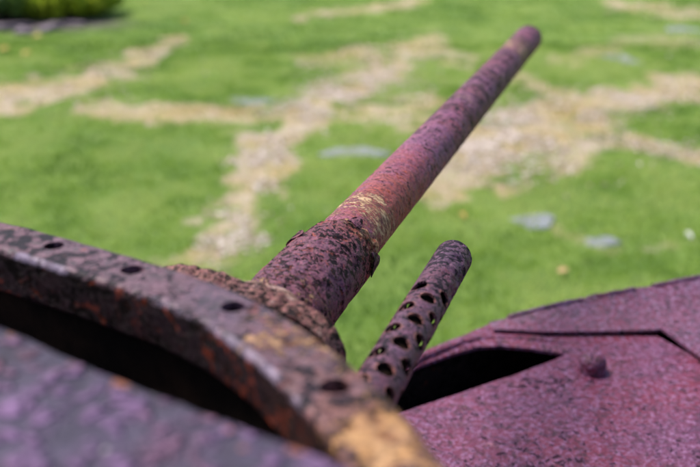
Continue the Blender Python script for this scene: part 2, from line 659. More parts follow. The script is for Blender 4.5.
gx = axis_steps(-10, 10, 0.08, 900)
gy = axis_steps(2.5, 22, 0.08, 900)
X, Y = np.meshgrid(gx, gy)
gp = np.stack([X.ravel(), Y.ravel(), np.zeros(X.size)], 1)
gz = ground_z(gp)
me = bpy.data.meshes.new('ground')
nx, ny = len(gx), len(gy)
idx = np.arange(nx * ny).reshape(ny, nx)
quads = np.stack([idx[:-1, :-1].ravel(), idx[:-1, 1:].ravel(), idx[1:, 1:].ravel(), idx[1:, :-1].ravel()], 1)
gpz = gp.copy()
gpz[:, 2] = gz
me.vertices.add(len(gpz))
me.vertices.foreach_set('co', gpz.ravel())
me.loops.add(quads.size)
me.loops.foreach_set('vertex_index', quads.ravel().astype(np.int32))
me.polygons.add(len(quads))
me.polygons.foreach_set('loop_start', np.arange(0, quads.size, 4, dtype=np.int32))
me.update(calc_edges=True)
dryv = dry_mask(gp)
attr(me, 'dry', dryv)
# bare soil under the shrubs
SHRUB_C = P(30, 24, 0)
soilv = 1 - sstep(0.6, 1.5, np.hypot((gp[:, 0] - SHRUB_C[0] + 0.6) / 1.9, (gp[:, 1] - SHRUB_C[1]) / 0.8) + (fbm(gp, 1.6, 3, 8) - .5) * 0.7)
attr(me, 'soil', soilv)

m, nt, b = nodes_of('lawn_ground')
g = G(nt)
green = g.mix(g.ramp(g.noise(0.9, 4, 0.6), [(0.35, 0), (0.65, 1)]), (0.10, 0.19, 0.024), (0.19, 0.28, 0.050))
green = g.mix(g.ramp(g.noise(14, 5, 0.7), [(0.35, 0.6), (0.5, 0)]), green, (0.04, 0.085, 0.015))
straw = g.mix(g.ramp(g.noise(1.6, 5, 0.65), [(0.38, 0), (0.62, 1)]), (0.40, 0.305, 0.13), (0.47, 0.385, 0.30))
straw = g.mix(g.ramp(g.noise(7, 6, 0.75), [(0.56, 0), (0.70, 0.85)]), straw, (0.62, 0.53, 0.47))
straw = g.mix(g.ramp(g.noise(11, 6, 0.7), [(0.32, 0.7), (0.45, 0)]), straw, (0.12, 0.09, 0.045))
dm = g.math('ADD', g.attr('dry'), g.math('MULTIPLY', g.math('SUBTRACT', g.noise(6, 7, 0.75), 0.5), 1.5))
col = g.mix(g.ramp(dm, [(0.30, 0), (0.70, 1)]), green, straw)
col = g.mix(g.attr('soil'), col, g.mix(g.ramp(g.noise(8, 5, 0.7), [(0.4, 0), (0.6, 1)]), (0.06, 0.045, 0.05), (0.16, 0.12, 0.14)))
nt.links.new(col, b.inputs['Base Color'])
b.inputs['Roughness'].default_value = 0.95
nt.links.new(g.bump(g.noise(40, 6, 0.7), 0.02), b.inputs['Normal'])
ground = link('ground', me, m, None, 180)
tag(ground, 'green lawn ground worn to dry straw coloured bands', None, None, 'structure')


# ------------------------------------------------------------------ grass: short blades over the lawn
def blades(n, want_dry, hmin, hmax, wid, ymax, seed):
    r = np.random.default_rng(seed)
    y = r.uniform(2.6, ymax, n * 3)
    y = np.where(r.uniform(0, 1, n * 3) < 0.35, 2.6 + (y - 2.6) * 0.6, y)
    x = r.uniform(-1, 1, n * 3) * (0.60 * y + 2.8)
    p = np.stack([x, y, np.zeros_like(x)], 1)
    d = dry_mask(p)
    so = np.hypot((x - SHRUB_C[0] + 0.6) / 1.9, (y - SHRUB_C[1]) / 0.8)
    keep = (r.uniform(0.15, 1.08, len(d)) > d) if not want_dry else (r.uniform(0.25, 0.8, len(d)) < d)
    keep &= so > 1.0
    p = p[keep][:n]
    n = len(p)
    p[:, 2] = ground_z(p) - 0.003
    a = r.uniform(0, 2 * np.pi, n)
    tuft = fbm(p, 3.0, 3, 71)
    h = r.uniform(hmin, hmax, n) * (0.6 + 0.9 * tuft)
    lean = r.uniform(0.15, 0.9, n) * h * (1.6 if want_dry else 1.0)
    la = r.uniform(0, 2 * np.pi, n)
    w = wid * r.uniform(0.6, 1.3, n) * (0.6 + p[:, 1] / 14)
    dx, dy = np.cos(a) * w / 2, np.sin(a) * w / 2
    v = np.empty((n, 3, 3))
    v[:, 0] = p + np.stack([dx, dy, np.zeros(n)], 1)
    v[:, 1] = p - np.stack([dx, dy, np.zeros(n)], 1)
    v[:, 2] = p + np.stack([np.cos(la) * lean, np.sin(la) * lean, h], 1)
    me = bpy.data.meshes.new('blades')
    me.vertices.add(n * 3)
    me.vertices.foreach_set('co', v.ravel())
    me.loops.add(n * 3)
    me.loops.foreach_set('vertex_index', np.arange(n * 3, dtype=np.int32))
    me.polygons.add(n)
    me.polygons.foreach_set('loop_start', np.arange(0, n * 3, 3, dtype=np.int32))
    me.update(calc_edges=True)
    t = np.clip(0.47 + (fbm(p, 0.7, 2, 90) - 0.5) * 1.7 + (fbm(p, 2.6, 3, 91) - 0.5) * 2.2 + (fbm(p, 8, 2, 92) - 0.5) * 0.9 + r.uniform(-0.15, 0.15, n), 0, 1)
    attr(me, 'tint', np.repeat(t, 3))
    return me


def leaf_shader(name, stops, trans=0.35, rough=0.55):
    m, nt, b = nodes_of(name)
    g = G(nt)
    c = g.ramp(g.attr('tint'), stops)
    nt.links.new(c, b.inputs['Base Color'])
    b.inputs['Roughness'].default_value = rough
    t = nt.nodes.new('ShaderNodeBsdfTranslucent')
    nt.links.new(c, t.inputs['Color'])
    mx = nt.nodes.new('ShaderNodeMixShader')
    mx.inputs[0].default_value = trans
    out = [n for n in nt.nodes if n.type == 'OUTPUT_MATERIAL'][0]
    nt.links.new(b.outputs[0], mx.inputs[1])
    nt.links.new(t.outputs[0], mx.inputs[2])
    nt.links.new(mx.outputs[0], out.inputs[0])
    return m


gm = leaf_shader('grass_blades', [(0.0, (0.112, 0.225, 0.018)), (0.5, (0.250, 0.390, 0.042)), (1.0, (0.45, 0.53, 0.15))])
gr = link('grass', blades(430000, False, 0.02, 0.05, 0.008, 20, 11), gm, None, None)
tag(gr, 'short bright green lawn grass round the worn patches', 'grass', None, 'stuff')
dm_ = leaf_shader('straw_blades', [(0.0, (0.26, 0.17, 0.06)), (0.5, (0.40, 0.30, 0.17)), (1.0, (0.58, 0.48, 0.38))], 0.15)
dg_ = link('dry_grass', blades(110000, True, 0.008, 0.022, 0.010, 20, 12), dm_, None, None)
tag(dg_, 'flattened pale dry grass lying in the worn bands of the lawn', 'dry grass', None, 'stuff')

# pale chips of broken coral and leaf litter on the barest spots
def chips(n, seed):
    r = np.random.default_rng(seed)
    spots = [(365, 80, 34, 9), (330, 98, 24, 8), (505, 128, 42, 16), (480, 150, 30, 12), (300, 116, 24, 9), (246, 200, 16, 26), (270, 160, 16, 18), (560, 120, 40, 14),
             (60, 98, 40, 6), (640, 100, 40, 8), (640, 150, 50, 7), (380, 62, 40, 10), (230, 240, 20, 14), (700, 85, 30, 10), (545, 165, 40, 12), (130, 72, 40, 10)]
    wts = np.array([3, 2, 4, 3, 2, 2, 1.5, 2.5, .8, 1.5, 1, 1, 1, 1, 1.5, .5])
    which = r.choice(len(spots), n, p=wts / wts.sum())
    q = np.array([spots[i] for i in which], float)
    px = q[:, 0] + r.normal(size=n) * q[:, 2] * 0.9
    py = np.maximum(q[:, 1] + r.normal(size=n) * q[:, 3] * 0.9, 6)
    p = np.array([P(a, b, 0) for a, b in zip(px, py)])
    keep = fbm(p, 3.5, 3, 19) > 0.47
    p = p[keep]
    n = len(p)
    p[:, 2] = ground_z(p) + 0.008
    vs, fs, t = [], [], []
    for i in range(n):
        l = r.uniform(0.010, 0.032)
        a = r.uniform(0, 6.28)
        u = np.array([math.cos(a), math.sin(a), r.uniform(-.3, .3)]) * l
        w = np.array([-math.sin(a), math.cos(a), r.uniform(-.3, .3)]) * l * r.uniform(0.4, 0.8)
        h = np.array([0, 0, l * r.uniform(0.2, 0.5)])
        b = len(vs)
        vs += [p[i] - u, p[i] - w, p[i] + u * 0.9, p[i] + w, p[i] + h]
        fs += [[b, b + 1, b + 4], [b + 1, b + 2, b + 4], [b + 2, b + 3, b + 4], [b + 3, b, b + 4]]
        t += [r.uniform(0, 1)] * 5
    me = bpy.data.meshes.new('gravel')
    me.from_pydata([tuple(v) for v in vs], [], fs)
    attr(me, 'tint', t)
    return me


cm = leaf_shader('pale_chips', [(0.0, (0.28, 0.20, 0.12)), (0.5, (0.42, 0.33, 0.27)), (1.0, (0.66, 0.58, 0.54))], 0.05)
ch = link('gravel', chips(10000, 15), cm, None, None)
tag(ch, 'pale pinkish broken chips scattered over the barest ground', 'gravel', None, 'stuff')

# ------------------------------------------------------------------ the tank wreck
tank = bpy.data.objects.new('tank_wreck', None)
tank.location = tuple(TANK)
tank.empty_display_size = 0.5
COL.objects.link(tank)
tag(tank, 'rusted purple-brown tank wreck with long gun barrel and perforated machine gun', 'tank')


def part(name, vs, fs, mat, parent=tank, smooth=40, relief=None, world_attrs=None, holes=None, post=None):
    me = mesh_from(name, vs, fs)
    if holes is not None:
        me = cut(me, holes)
    if relief:
        roughen(me, **relief)
    v = verts_of(me)
    if post:
        v = post(v)
    if world_attrs:
        for k, f in world_attrs.items():
            attr(me, k, f(v))
    set_verts(me, v - TANK)
    o = link(name, me, mat, parent, smooth)
    return o


SIDE = np.array([AX[1], -AX[0], 0.0])
UP = np.array([0, 0, 1.0])
GUN = PD(348, 241, 1.32)

# --- gun barrel
prof = []
L = 1.67
for s in np.linspace(-0.40, L - 0.008, 620):
    r = 0.0425 + (0.0375 - 0.0425) * (max(s, 0) / L) ** 0.9
    if s > L - 0.15:
        r += 0.0008
    prof.append((s, r))
prof += [(L - 0.003, 0.0370), (L, 0.0350), (L, 0.030), (L - 0.002, 0.0200), (L - 0.01, 0.0185)]
prof += [(s, 0.0185) for s in (L - 0.05, L - 0.1, L - 0.3)] + [(L - 0.3, 0.0005)]
vs, fs = lathe(prof, GUN, AX, SIDE, UP, 120)


def gun_s(v):
    return (v - GUN) @ AX


def barrel_tan(v):
    s = gun_s(v)
    lat = (v - GUN) @ SIDE
    n = vnoise(v, 30, 5)
    a = np.exp(-((s - 0.045) / 0.07) ** 2) * (0.38 + 0.3 * n + 0.12 * sstep(-0.02, 0.03, lat))
    a += np.exp(-((s - 1.36) / 0.12) ** 2) * 0.42 * sstep(-0.03, 0.02, lat + 0.02)
    a += 0.42 * np.exp(-((s - 0.95) / 0.45) ** 2) * vnoise(v, 14, 8)
    return a


def barrel_orange(v):
    s = gun_s(v)
    lat = (v - GUN) @ SIDE
    return 0.30 * np.exp(-((s - 0.1) / 0.16) ** 2) + 0.5 * sstep(-0.01, 0.04, lat) * np.exp(-((s - 0.4) / 0.6) ** 2)


barrel = part('gun_barrel', vs, fs, M['barrel'], relief=dict(amp=0.0007, scale=35, pits=0.0009, pit_scale=75, seed=2),
              world_attrs={'tan': barrel_tan, 'orange': barrel_orange,
                           'warm': lambda v: 0.75 * np.exp(-((gun_s(v) - 0.10) / 0.15) ** 2) * (0.5 + 0.5 * sstep(-0.03, 0.03, (v - GUN) @ SIDE)) + 0.12,
                           'flaked': lambda v: -0.55 + 0.95 * sstep(0.22, 0.55, gun_s(v)) + 0.25 * np.exp(-((gun_s(v) - 0.9) / 0.3) ** 2)}, smooth=60)

# --- sleeve round the root of the barrel, its front lip rusted away unevenly
vs, fs = [], []
seg, N = 160, 190
ss = np.linspace(-0.42, 0.0, N)
for i, s in enumerate(ss):
    for k in range(seg):
        a = 2 * math.pi * k / seg
        dirv = SIDE * math.cos(a) + UP * math.sin(a)
        # the lip reaches further forward on the right and underneath, and is worn back on the upper left
        end = -0.020 - 0.045 * max(0, math.cos(a - math.radians(140))) ** 1.5
        end += 0.010 * math.sin(4 * a + 1) + 0.006 * math.sin(11 * a)
        f = (s + 0.42) / 0.42
        sl = -0.42 + f * (end + 0.42)
        r = 0.0560 - 0.0035 * f
        if f > 0.93:
            r -= 0.0095 * ((f - 0.93) / 0.07) ** 1.6
        vs.append(GUN + AX * sl + dirv * r)
for i in range(N - 1):
    for k in range(seg):
        j = (k + 1) % seg
        fs.append([i * seg + k, i * seg + j, (i + 1) * seg + j, (i + 1) * seg + k])
b0 = len(vs)
for k in range(seg):   # close the lip down to the barrel
    a = 2 * math.pi * k / seg
    vs.append(vs[(N - 1) * seg + k] * 0 + GUN + AX * (gun_s(vs[(N - 1) * seg + k]) - 0.002) + (SIDE * math.cos(a) + UP * math.sin(a)) * 0.0405)
for k in range(seg):
    j = (k + 1) % seg
    fs.append([(N - 1) * seg + k, (N - 1) * seg + j, b0 + j, b0 + k])


def sleeve_tan(v):
    s = gun_s(v)
    lat = (v - GUN) @ SIDE
    return 0.7 * sstep(-0.10, -0.02, s) * sstep(-0.03, 0.03, lat) + 0.35 * sstep(-0.19, -0.26, s)


sleeve = part('gun_sleeve', vs, fs, M['sleeve'], barrel, relief=dict(amp=0.0016, scale=45, pits=0.0016, pit_scale=90, seed=9),
              world_attrs={'tan': sleeve_tan, 'warm': lambda v: 0.1 + 0.75 * sstep(-0.13, -0.02, gun_s(v)) * sstep(-0.03, 0.04, (v - GUN) @ SIDE), 'orange': lambda v: 0.9 * sstep(-0.1, 0.0, gun_s(v)) + 0.3}, smooth=60)


# --- curled flakes of scale still clinging to the sleeve
def flake_on(s0, ang, ln, wd, lift, name, mat, parent, r0=0.0545):
    vs, fs = [], []
    nu, nv = 9, 7
    for side in (0, 1):
        for i in range(nu):
            for j in range(nv):
                u, w = i / (nu - 1), j / (nv - 1) - 0.5
                s = s0 + ln * u * (1 - 0.25 * abs(w) * 2 + 0.10 * math.sin(9 * w))
                a = ang + (wd * w * (1 - 0.5 * u ** 2)) / r0
                r = r0 + 0.0008 + lift * (u ** 2) + 0.001 * math.sin(7 * w + 3 * u) + (0.0016 if side else 0)
                vs.append(GUN + AX * s + (SIDE * math.cos(a) + UP * math.sin(a)) * r)
    q = nu * nv
    for i in range(nu - 1):
        for j in range(nv - 1):
            a = i * nv + j
            fs.append([a, a + 1, a + nv + 1, a + nv])
            fs.append([q + a, q + a + nv, q + a + nv + 1, q + a + 1])
    ring = [j for j in range(nv)] + [i * nv + nv - 1 for i in range(1, nu)] + [(nu - 1) * nv + j for j in range(nv - 2, -1, -1)] + [i * nv for i in range(nu - 2, 0, -1)]
    for a, b in zip(ring, ring[1:] + ring[:1]):
        fs.append([b, a, a + q, b + q])
    return part(name, vs, fs, mat, parent, 60)


flake_on(-0.118, math.radians(128), 0.026, 0.026, 0.0008, 'rust_flake', M['sleeve'], barrel, 0.0528)
flake_on(-0.06, math.radians(60), 0.024, 0.020, 0.0015, 'rust_flake', M['sleeve'], barrel)
flake_on(-0.066, math.radians(-2), 0.026, 0.034, 0.0004, 'rust_flake', M['sleeve'], barrel)

# --- mantlet: a heavy boss round the sleeve and the ragged front plate beside it
prof = [(-0.425, 0.050), (-0.425, 0.070), (-0.36, 0.0705)]
prof += [(-0.36 + 0.07 * t, 0.0705 - 0.002 * t - 0.006 * t ** 4) for t in np.linspace(0.04, 1, 30)]
prof += [(-0.288, 0.061), (-0.289, 0.050)]
pp = [prof[0]]
for a, b_ in zip(prof[:-1], prof[1:]):
    k = max(1, int(math.hypot(b_[0] - a[0], b_[1] - a[1]) / 0.003))
    pp += [(a[0] + (b_[0] - a[0]) * j / k, a[1] + (b_[1] - a[1]) * j / k) for j in range(1, k + 1)]
vs, fs = lathe(pp, GUN, AX, SIDE, UP, 170)
mantlet = part('gun_mantlet', vs, fs, M['mantlet'], relief=dict(amp=0.0022, scale=60, pits=0.003, pit_scale=110, seed=21),
               world_attrs={'tan': lambda v: 0.38 + 0.35 * sstep(-0.36, -0.29, gun_s(v)), 'orange': lambda v: 0.1 + 0 * v[:, 0]}, smooth=60)

# front plate of the mantlet: a slab across the gun axis with a ragged upper edge
sp_ = -0.33
pc = GUN + AX * sp_


def on_plate(px, py):
    r = ray(px, py)
    t = ((pc - np.array([0, 0, H])) @ AX) / (r @ AX)
    return np.array([0, 0, H]) + r * t


edge = [(120, 268), (160, 266), (188, 265), (200, 267), (214, 269), (228, 274), (244, 279), (262, 284), (290, 296), (320, 312), (338, 330), (346, 350)]
top = catmull([on_plate(*e) for e in edge], 130, False)
vs, fs = [], []
nr = 10
th = 0.035
for f in range(2):
    for i, p in enumerate(top):
        jag = 0.006 * (vnoise(p[None] * 1.0, 130, 4)[0] - 0.5) + 0.005 * (vnoise(p[None], 45, 6)[0] - 0.5)
        for k in range(nr):
            q = p.copy()
            q[2] = p[2] + jag - 0.30 * (k / (nr - 1)) ** 1.6
            vs.append(q - AX * (th if f else 0))
n0 = len(top) * nr
for i in range(len(top) - 1):
    for k in range(nr - 1):
        a = i * nr + k
        fs.append([a, a + 1, a + nr + 1, a + nr])
        fs.append([n0 + a, n0 + a + nr, n0 + a + nr + 1, n0 + a + 1])
    fs.append([i * nr, (i + 1) * nr, n0 + (i + 1) * nr, n0 + i * nr])
    fs.append([i * nr + nr - 1, n0 + i * nr + nr - 1, n0 + (i + 1) * nr + nr - 1, (i + 1) * nr + nr - 1])
for i in (0, len(top) - 1):
    for k in range(nr - 1):
        a = i * nr + k
        fs.append([a, n0 + a, n0 + a + 1, a + 1])
part('mantlet_plate', vs, fs, M['mantlet'], mantlet, relief=dict(amp=0.0015, scale=60, seed=4),
     world_attrs={'tan': lambda v: 0.25 + 0 * v[:, 0], 'orange': lambda v: 0.1 + 0 * v[:, 0]})

# --- machine gun beside it: a thin tube drilled with rows of cooling holes
MG = PD(454.5, 256, 1.235)           # centre of its front end
R_O, R_I = 0.0237, 0.0205
prof = []
prof += [(s, R_O) for s in np.linspace(-0.62, -0.006, 300)]
prof += [(-0.003, R_O - 0.0006), (-0.0005, R_O - 0.002), (0.0, R_O - 0.004), (0.0, 0.0165), (-0.002, 0.016), (-0.009, 0.016), (-0.010, R_I)]
prof += [(s, R_I) for s in np.linspace(-0.012, -0.62, 200)]
seg = 96
vs, fs = lathe(prof, MG, AX, SIDE, UP, seg)
n = len(prof)
for k in range(seg):
    j = (k + 1) % seg
    fs.append([(n - 1) * seg + k, (n - 1) * seg + j, j, k])
cuts = []
# direction from the axis toward the camera, so that the columns fall as in the photo
view = np.array([0, 0, H]) - MG
view -= AX * (view @ AX)
A0 = math.atan2(view @ UP, view @ SIDE)
PITCH_H = 0.0555
for c in range(8):
    a = A0 + math.radians(4 + 45 * c)
    dv = SIDE * math.cos(a) + UP * math.sin(a)
    for k in range(8):
        s = -0.150 - PITCH_H * k - (PITCH_H / 2 if c % 2 == 0 else 0)
        jx = rnd.uniform(-0.0015, 0.0015)
        r = 0.0092 * rnd.uniform(0.96, 1.06)
        cuts.append((MG + AX * (s + jx) + dv * R_O, dv, r, r, 0.008))


HOLES = np.array([c[0] for c in cuts])


def eaten_edge(v):
    """The right-hand side of the muzzle end is eaten away in notches."""
    q = v - MG
    s_, lat, upv = q @ AX, q @ SIDE, q @ UP
    rad = np.hypot(lat, upv)
    m = sstep(-0.17, -0.12, s_) * sstep(-0.006, -0.012, -lat) * sstep(0.46, 0.56, fbm(v, 85, 3, 44)) * (rad > 0.0222)
    k = 1 - m * 0.0022 / np.maximum(rad, 1e-4)
    return MG + AX * s_[:, None] + SIDE * (lat * k)[:, None] + UP * (upv * k)[:, None]


def hole_rims(v):
    d = np.full(len(v), 9.0)
    for h in HOLES:
        d = np.minimum(d, np.linalg.norm(v - h, axis=1))
    return 0.55 * (1 - sstep(0.010, 0.0145, d))


jacket = part('machine_gun_jacket', vs, fs, M['jacket'], holes=cyl_mesh(cuts, 24), relief=dict(amp=0.00022, scale=40, seed=14), post=eaten_edge,
              world_attrs={'warm': hole_rims, 'orange': lambda v: 0.25 * sstep(0.45, 0.7, fbm(v, 18, 2, 3)), 'flaked': lambda v: 0.35 * sstep(-0.16, -0.09, (v - MG) @ AX), 'tan': lambda v: 0.0 * v[:, 0]}, smooth=42)

prof = [(-0.60, 0.0005), (-0.60, 0.0160)] + [(s_, 0.0160) for s_ in np.linspace(-0.58, -0.02, 60)] + [(-0.004, 0.0150), (-0.004, 0.006), (-0.05, 0.0055), (-0.05, 0.0004)]
vs, fs = lathe(prof, MG, AX, SIDE, UP, 40)
part('inner_barrel', vs, fs, M['inside'], jacket, relief=dict(amp=0.0004, scale=60, seed=15), smooth=50)  # coloured near black to paint the shade seen through the holes

# --- turret rim: thick flange with empty bolt holes
ZR = H - 0.35


def PR(px, py):
    return P(px, py, ZR)


outer_px = [(0, 217), (50, 229), (100, 243), (150, 257), (195, 270), (245, 287), (296, 314), (340, 346), (381, 380), (422, 419), (457, 466)]
vis = [PR(*p) for p in outer_px]
rest = [(0.083, 0.36), (0.085, 0.18), (0.06, -0.02), (-0.03, -0.22), (-0.2, -0.37), (-0.45, -0.43), (-0.75, -0.36), (-1.0, -0.15), (-1.14, 0.15),
        (-1.16, 0.48), (-1.07, 0.8), (-0.88, 1.02), (-0.66, 1.07)]
loop = catmull(vis[::-1][::-1] + [np.array([x, y, ZR]) for x, y in rest], 900, True)
kern = np.exp(-np.arange(-30, 31) ** 2 / (2 * 11.0 ** 2))
kern /= kern.sum()
loop = sum(k * np.roll(loop, j, axis=0) for k, j in zip(kern, range(-30, 31)))
# going round clockwise, the left-hand normal points outward
W, T = 0.064, 0.047
sec = []
sec += [(-W + 0.0045, 0.0), (-W + 0.0025, -0.001), (-W + 0.0008, -0.003), (-W, -0.0055)]
sec += [(-W, -z) for z in np.linspace(0.008, T - 0.004, 8)]
sec += [(-W + 0.003, -T)]
sec += [(w, -T) for w in np.linspace(-W + 0.01, -0.006, 10)]
sec += [(-0.001, -T + 0.003)]
sec += [(0, -z) for z in (0.030, 0.024, 0.019)]
sec += [(-0.014 + 0.014 * math.cos(t), -0.014 + 0.014 * math.sin(t)) for t in np.linspace(0.15, math.pi / 2, 8)]
sec += [(w, 0.0) for w in np.linspace(-0.018, -W + 0.008, 14)]
vs, fs = sweep(loop, sec, True)
hole_px = [(54, 245.5), (132, 269.5), (233, 306.5), (335, 386)]
hp = [PR(*h) for h in hole_px]
cuts = []
for h, r in zip(hp, (0.0100, 0.0106, 0.0106, 0.0112)):
    cuts.append((h, UP, r, r, 0.09))
mid = np.array([v - np.array([0, 0, 0]) for v in loop])
# the same row of holes goes on round the rim where the photograph does not reach
tang = np.roll(loop, -1, axis=0) - np.roll(loop, 1, axis=0)
nrm = np.stack([-tang[:, 1], tang[:, 0], 0 * tang[:, 0]], 1)
nrm /= np.linalg.norm(nrm, axis=1)[:, None]
centre = loop - nrm * 0.033
last = None
for i in range(0, 900):
    c = centre[i]
    if min(np.linalg.norm(c - q) for q in hp) > 0.118:
        hp.append(c)
        px_, py_ = project(c)
        if not (0 <= px_ <= 700 and 0 <= py_ <= 467 and c[1] > 0.2):
            cuts.append((c, UP, 0.0096, 0.0096, 0.09))


def near(v, px, py, rad):
    q = PR(px, py)
    return np.exp(-(((v[:, 0] - q[0]) ** 2 + (v[:, 1] - q[1]) ** 2) / rad ** 2))


def rim_tan(v):
    t = 0.58 * near(v, 390, 432, 0.050) + 0.35 * near(v, 372, 425, 0.03) + 0.5 * near(v, 420, 490, 0.05) + 0.54 * near(v, 285, 335, 0.055) + 0.3 * near(v, 350, 375, 0.03)
    t *= sstep(-0.016, -0.006, v[:, 2] - ZR)
    hole = 0
    for h in hp[:4]:
        hole = hole + np.exp(-(((v[:, 0] - h[0]) ** 2 + (v[:, 1] - h[1]) ** 2) / 0.017 ** 2))
    return t - 0.9 * np.clip(hole, 0, 1)


def rim_orange(v):
    wall = sstep(-0.001, -0.004, v[:, 2] - ZR)
    return 0.36 * wall * sstep(0.35, 0.6, vnoise(v, 22, 77)) + 0.35 * near(v, 300, 340, 0.10)


def rim_edge_glint(v):  # pale strip painted where the inner chamfer would catch the light
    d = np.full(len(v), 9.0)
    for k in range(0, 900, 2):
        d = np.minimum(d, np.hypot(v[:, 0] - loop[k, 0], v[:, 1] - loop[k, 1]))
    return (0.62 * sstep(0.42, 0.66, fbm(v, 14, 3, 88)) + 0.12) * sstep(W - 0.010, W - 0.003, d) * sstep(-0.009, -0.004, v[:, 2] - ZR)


# inside edge in plan, to know which faces belong to the inner wall
def rim_wall_dark(v):
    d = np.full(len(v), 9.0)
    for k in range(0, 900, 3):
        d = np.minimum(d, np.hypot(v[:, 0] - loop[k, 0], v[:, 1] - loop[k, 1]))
    return sstep(0.050, 0.058, d) * sstep(-0.002, -0.006, v[:, 2] - ZR) * 0.85  # inner wall, darker just below its top edge


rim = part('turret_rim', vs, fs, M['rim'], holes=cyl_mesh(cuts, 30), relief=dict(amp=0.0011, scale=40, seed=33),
           world_attrs={'tan': rim_tan, 'worn': rim_edge_glint, 'warm': lambda v: 0.8 * near(v, 400, 430, 0.075) + 0.5 * near(v, 310, 345, 0.06), 'orange': rim_orange, 'wall_dark': rim_wall_dark}, smooth=35)  # 'worn' carries the painted highlight of the inner edge

# turret wall under the rim, down to the deck
ZD = H - 0.95
inner = loop - nrm * 0.004
vs, fs = sweep(inner[::3], [(0, -0.048), (0.02, -0.30), (0.03, ZD - ZR + 0.004), (-0.02, ZD - ZR + 0.004), (-0.03, -0.30), (-0.045, -0.048)], True)
part('turret_wall', vs, fs, M['shell'])
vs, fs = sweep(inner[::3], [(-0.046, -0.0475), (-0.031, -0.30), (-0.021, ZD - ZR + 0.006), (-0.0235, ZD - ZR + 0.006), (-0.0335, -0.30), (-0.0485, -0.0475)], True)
part('turret_shade_skin', vs, fs, M['inside'])  # dark skin added so the gap under the rim looks shaded

# roof cover inside the rim: a dark blistered casting with a rounded shoulder, close to the lens
ZC = H - 0.305
edge_px = [(-160, 262), (-80, 288), (0, 319), (60, 346), (110, 368), (160, 388), (210, 407), (265, 427), (320, 447), (372, 468), (430, 492)]
ev = [P(x, y, ZC)[:2] for x, y in edge_px]
back = [(0.0, 0.05), (-0.07, -0.10), (-0.22, -0.25), (-0.45, -0.30), (-0.70, -0.22), (-0.85, 0.0), (-0.86, 0.3), (-0.75, 0.52)]
cl = catmull([np.array([*p, ZC]) for p in ev + [np.array(q) for q in back]], 420, True)
tg = np.roll(cl, -1, axis=0) - np.roll(cl, 1, axis=0)
nn = np.stack([-tg[:, 1], tg[:, 0], 0 * tg[:, 0]], 1)
nn /= np.linalg.norm(nn, axis=1)[:, None]
# make sure it points outward
if np.mean(np.sum(nn * (cl - cl.mean(axis=0)), axis=1)) < 0:
    nn = -nn
vs, fs = [], []
rings = []
cen = cl.mean(axis=0)
Rr = 0.012
for t in np.linspace(0, 0.96, 70):      # top, from the middle outwards
    rings.append([cen + (p - n_ * Rr - cen) * t for p, n_ in zip(cl, nn)])
for a in np.linspace(math.pi / 2, 0, 9):
    rings.append([p - n_ * Rr + n_ * Rr * math.cos(a) + np.array([0, 0, -Rr + Rr * math.sin(a)]) for p, n_ in zip(cl, nn)])
for z in (-0.03, -0.08, -0.2, ZD - ZC + 0.01):
    rings.append([p + np.array([0, 0, z]) for p in cl])
nr = len(cl)
for r_ in rings:
    vs += r_
for i in range(len(rings) - 1):
    for k in range(nr):
        j = (k + 1) % nr
        fs.append([i * nr + k, i * nr + j, (i + 1) * nr + j, (i + 1) * nr + k])


def cover_edge(v):
    d = np.full(len(v), 9.0)
    for k in range(0, nr, 2):
        d = np.minimum(d, np.hypot(v[:, 0] - cl[k, 0], v[:, 1] - cl[k, 1]))
    return 1 - sstep(0.008, 0.03, d)


q0 = P(168, 388, ZC)
part('turret_roof', vs, fs, M['blister'], relief=dict(amp=0.0022, scale=48, seed=41), smooth=180,
     world_attrs={'orange': cover_edge, 'tan': lambda v: 1.2 * np.exp(-((v[:, 0] - q0[0]) ** 2 + (v[:, 1] - q0[1]) ** 2) / 0.014 ** 2)})

# --- hull: deck with the driver's hatch opening
def D(px, py, dz=0.0):
    return P(px, py, ZD + dz)[:2]


hull_out = [D(490, 324), D(460, 336), D(433, 346.5), D(405, 358), D(385, 367), np.array([-0.12, 1.58]), np.array([-1.45, 1.25]), np.array([-1.5, -0.9]), np.array([-0.4, -1.6]),
            np.array([1.9, -1.4]), np.array([2.5, 1.1]), np.array([1.75, 2.2]), np.array([0.95, 1.9]), D(700, 360), D(657, 335.5), D(600, 335), D(545, 335.5), D(515, 331)]
hole = [D(478, 343.5), D(500, 342.5), D(530, 345), D(556, 348.5), D(565, 350.5), D(563, 352.5), D(556, 356), D(520, 369), D(470, 386), D(420, 402), D(392, 412), D(374, 408), D(368, 398), D(374, 388), D(400, 372), D(422, 360.5), D(450, 350.5)]


def deck_top(q):
    x, y = q[:, 0], q[:, 1]
    pts = np.stack([x, y, 0 * x], 1)
    z = np.full(len(x), ZD) + (fbm(pts, 6, 3, 51) - 0.5) * 0.008
    # edge of the hatch is rolled a little
    hd = np.full(len(x), 9.0)
    hh = np.array(hole)
    for i in range(len(hh)):
        a, b_ = hh[i], hh[(i + 1) % len(hh)]
        t = np.clip(((q - a) @ (b_ - a)) / max(1e-9, (b_ - a) @ (b_ - a)), 0, 1)
        hd = np.minimum(hd, np.linalg.norm(q - a - t[:, None] * (b_ - a), axis=1))
    z -= 0.008 * (1 - sstep(0, 0.022, hd))
    # dent round the bolt
    bq = D(592, 368)
    z -= 0.010 * np.exp(-((x - bq[0] - 0.012) ** 2 + (y - bq[1] + 0.014) ** 2) / 0.035 ** 2)
    return z


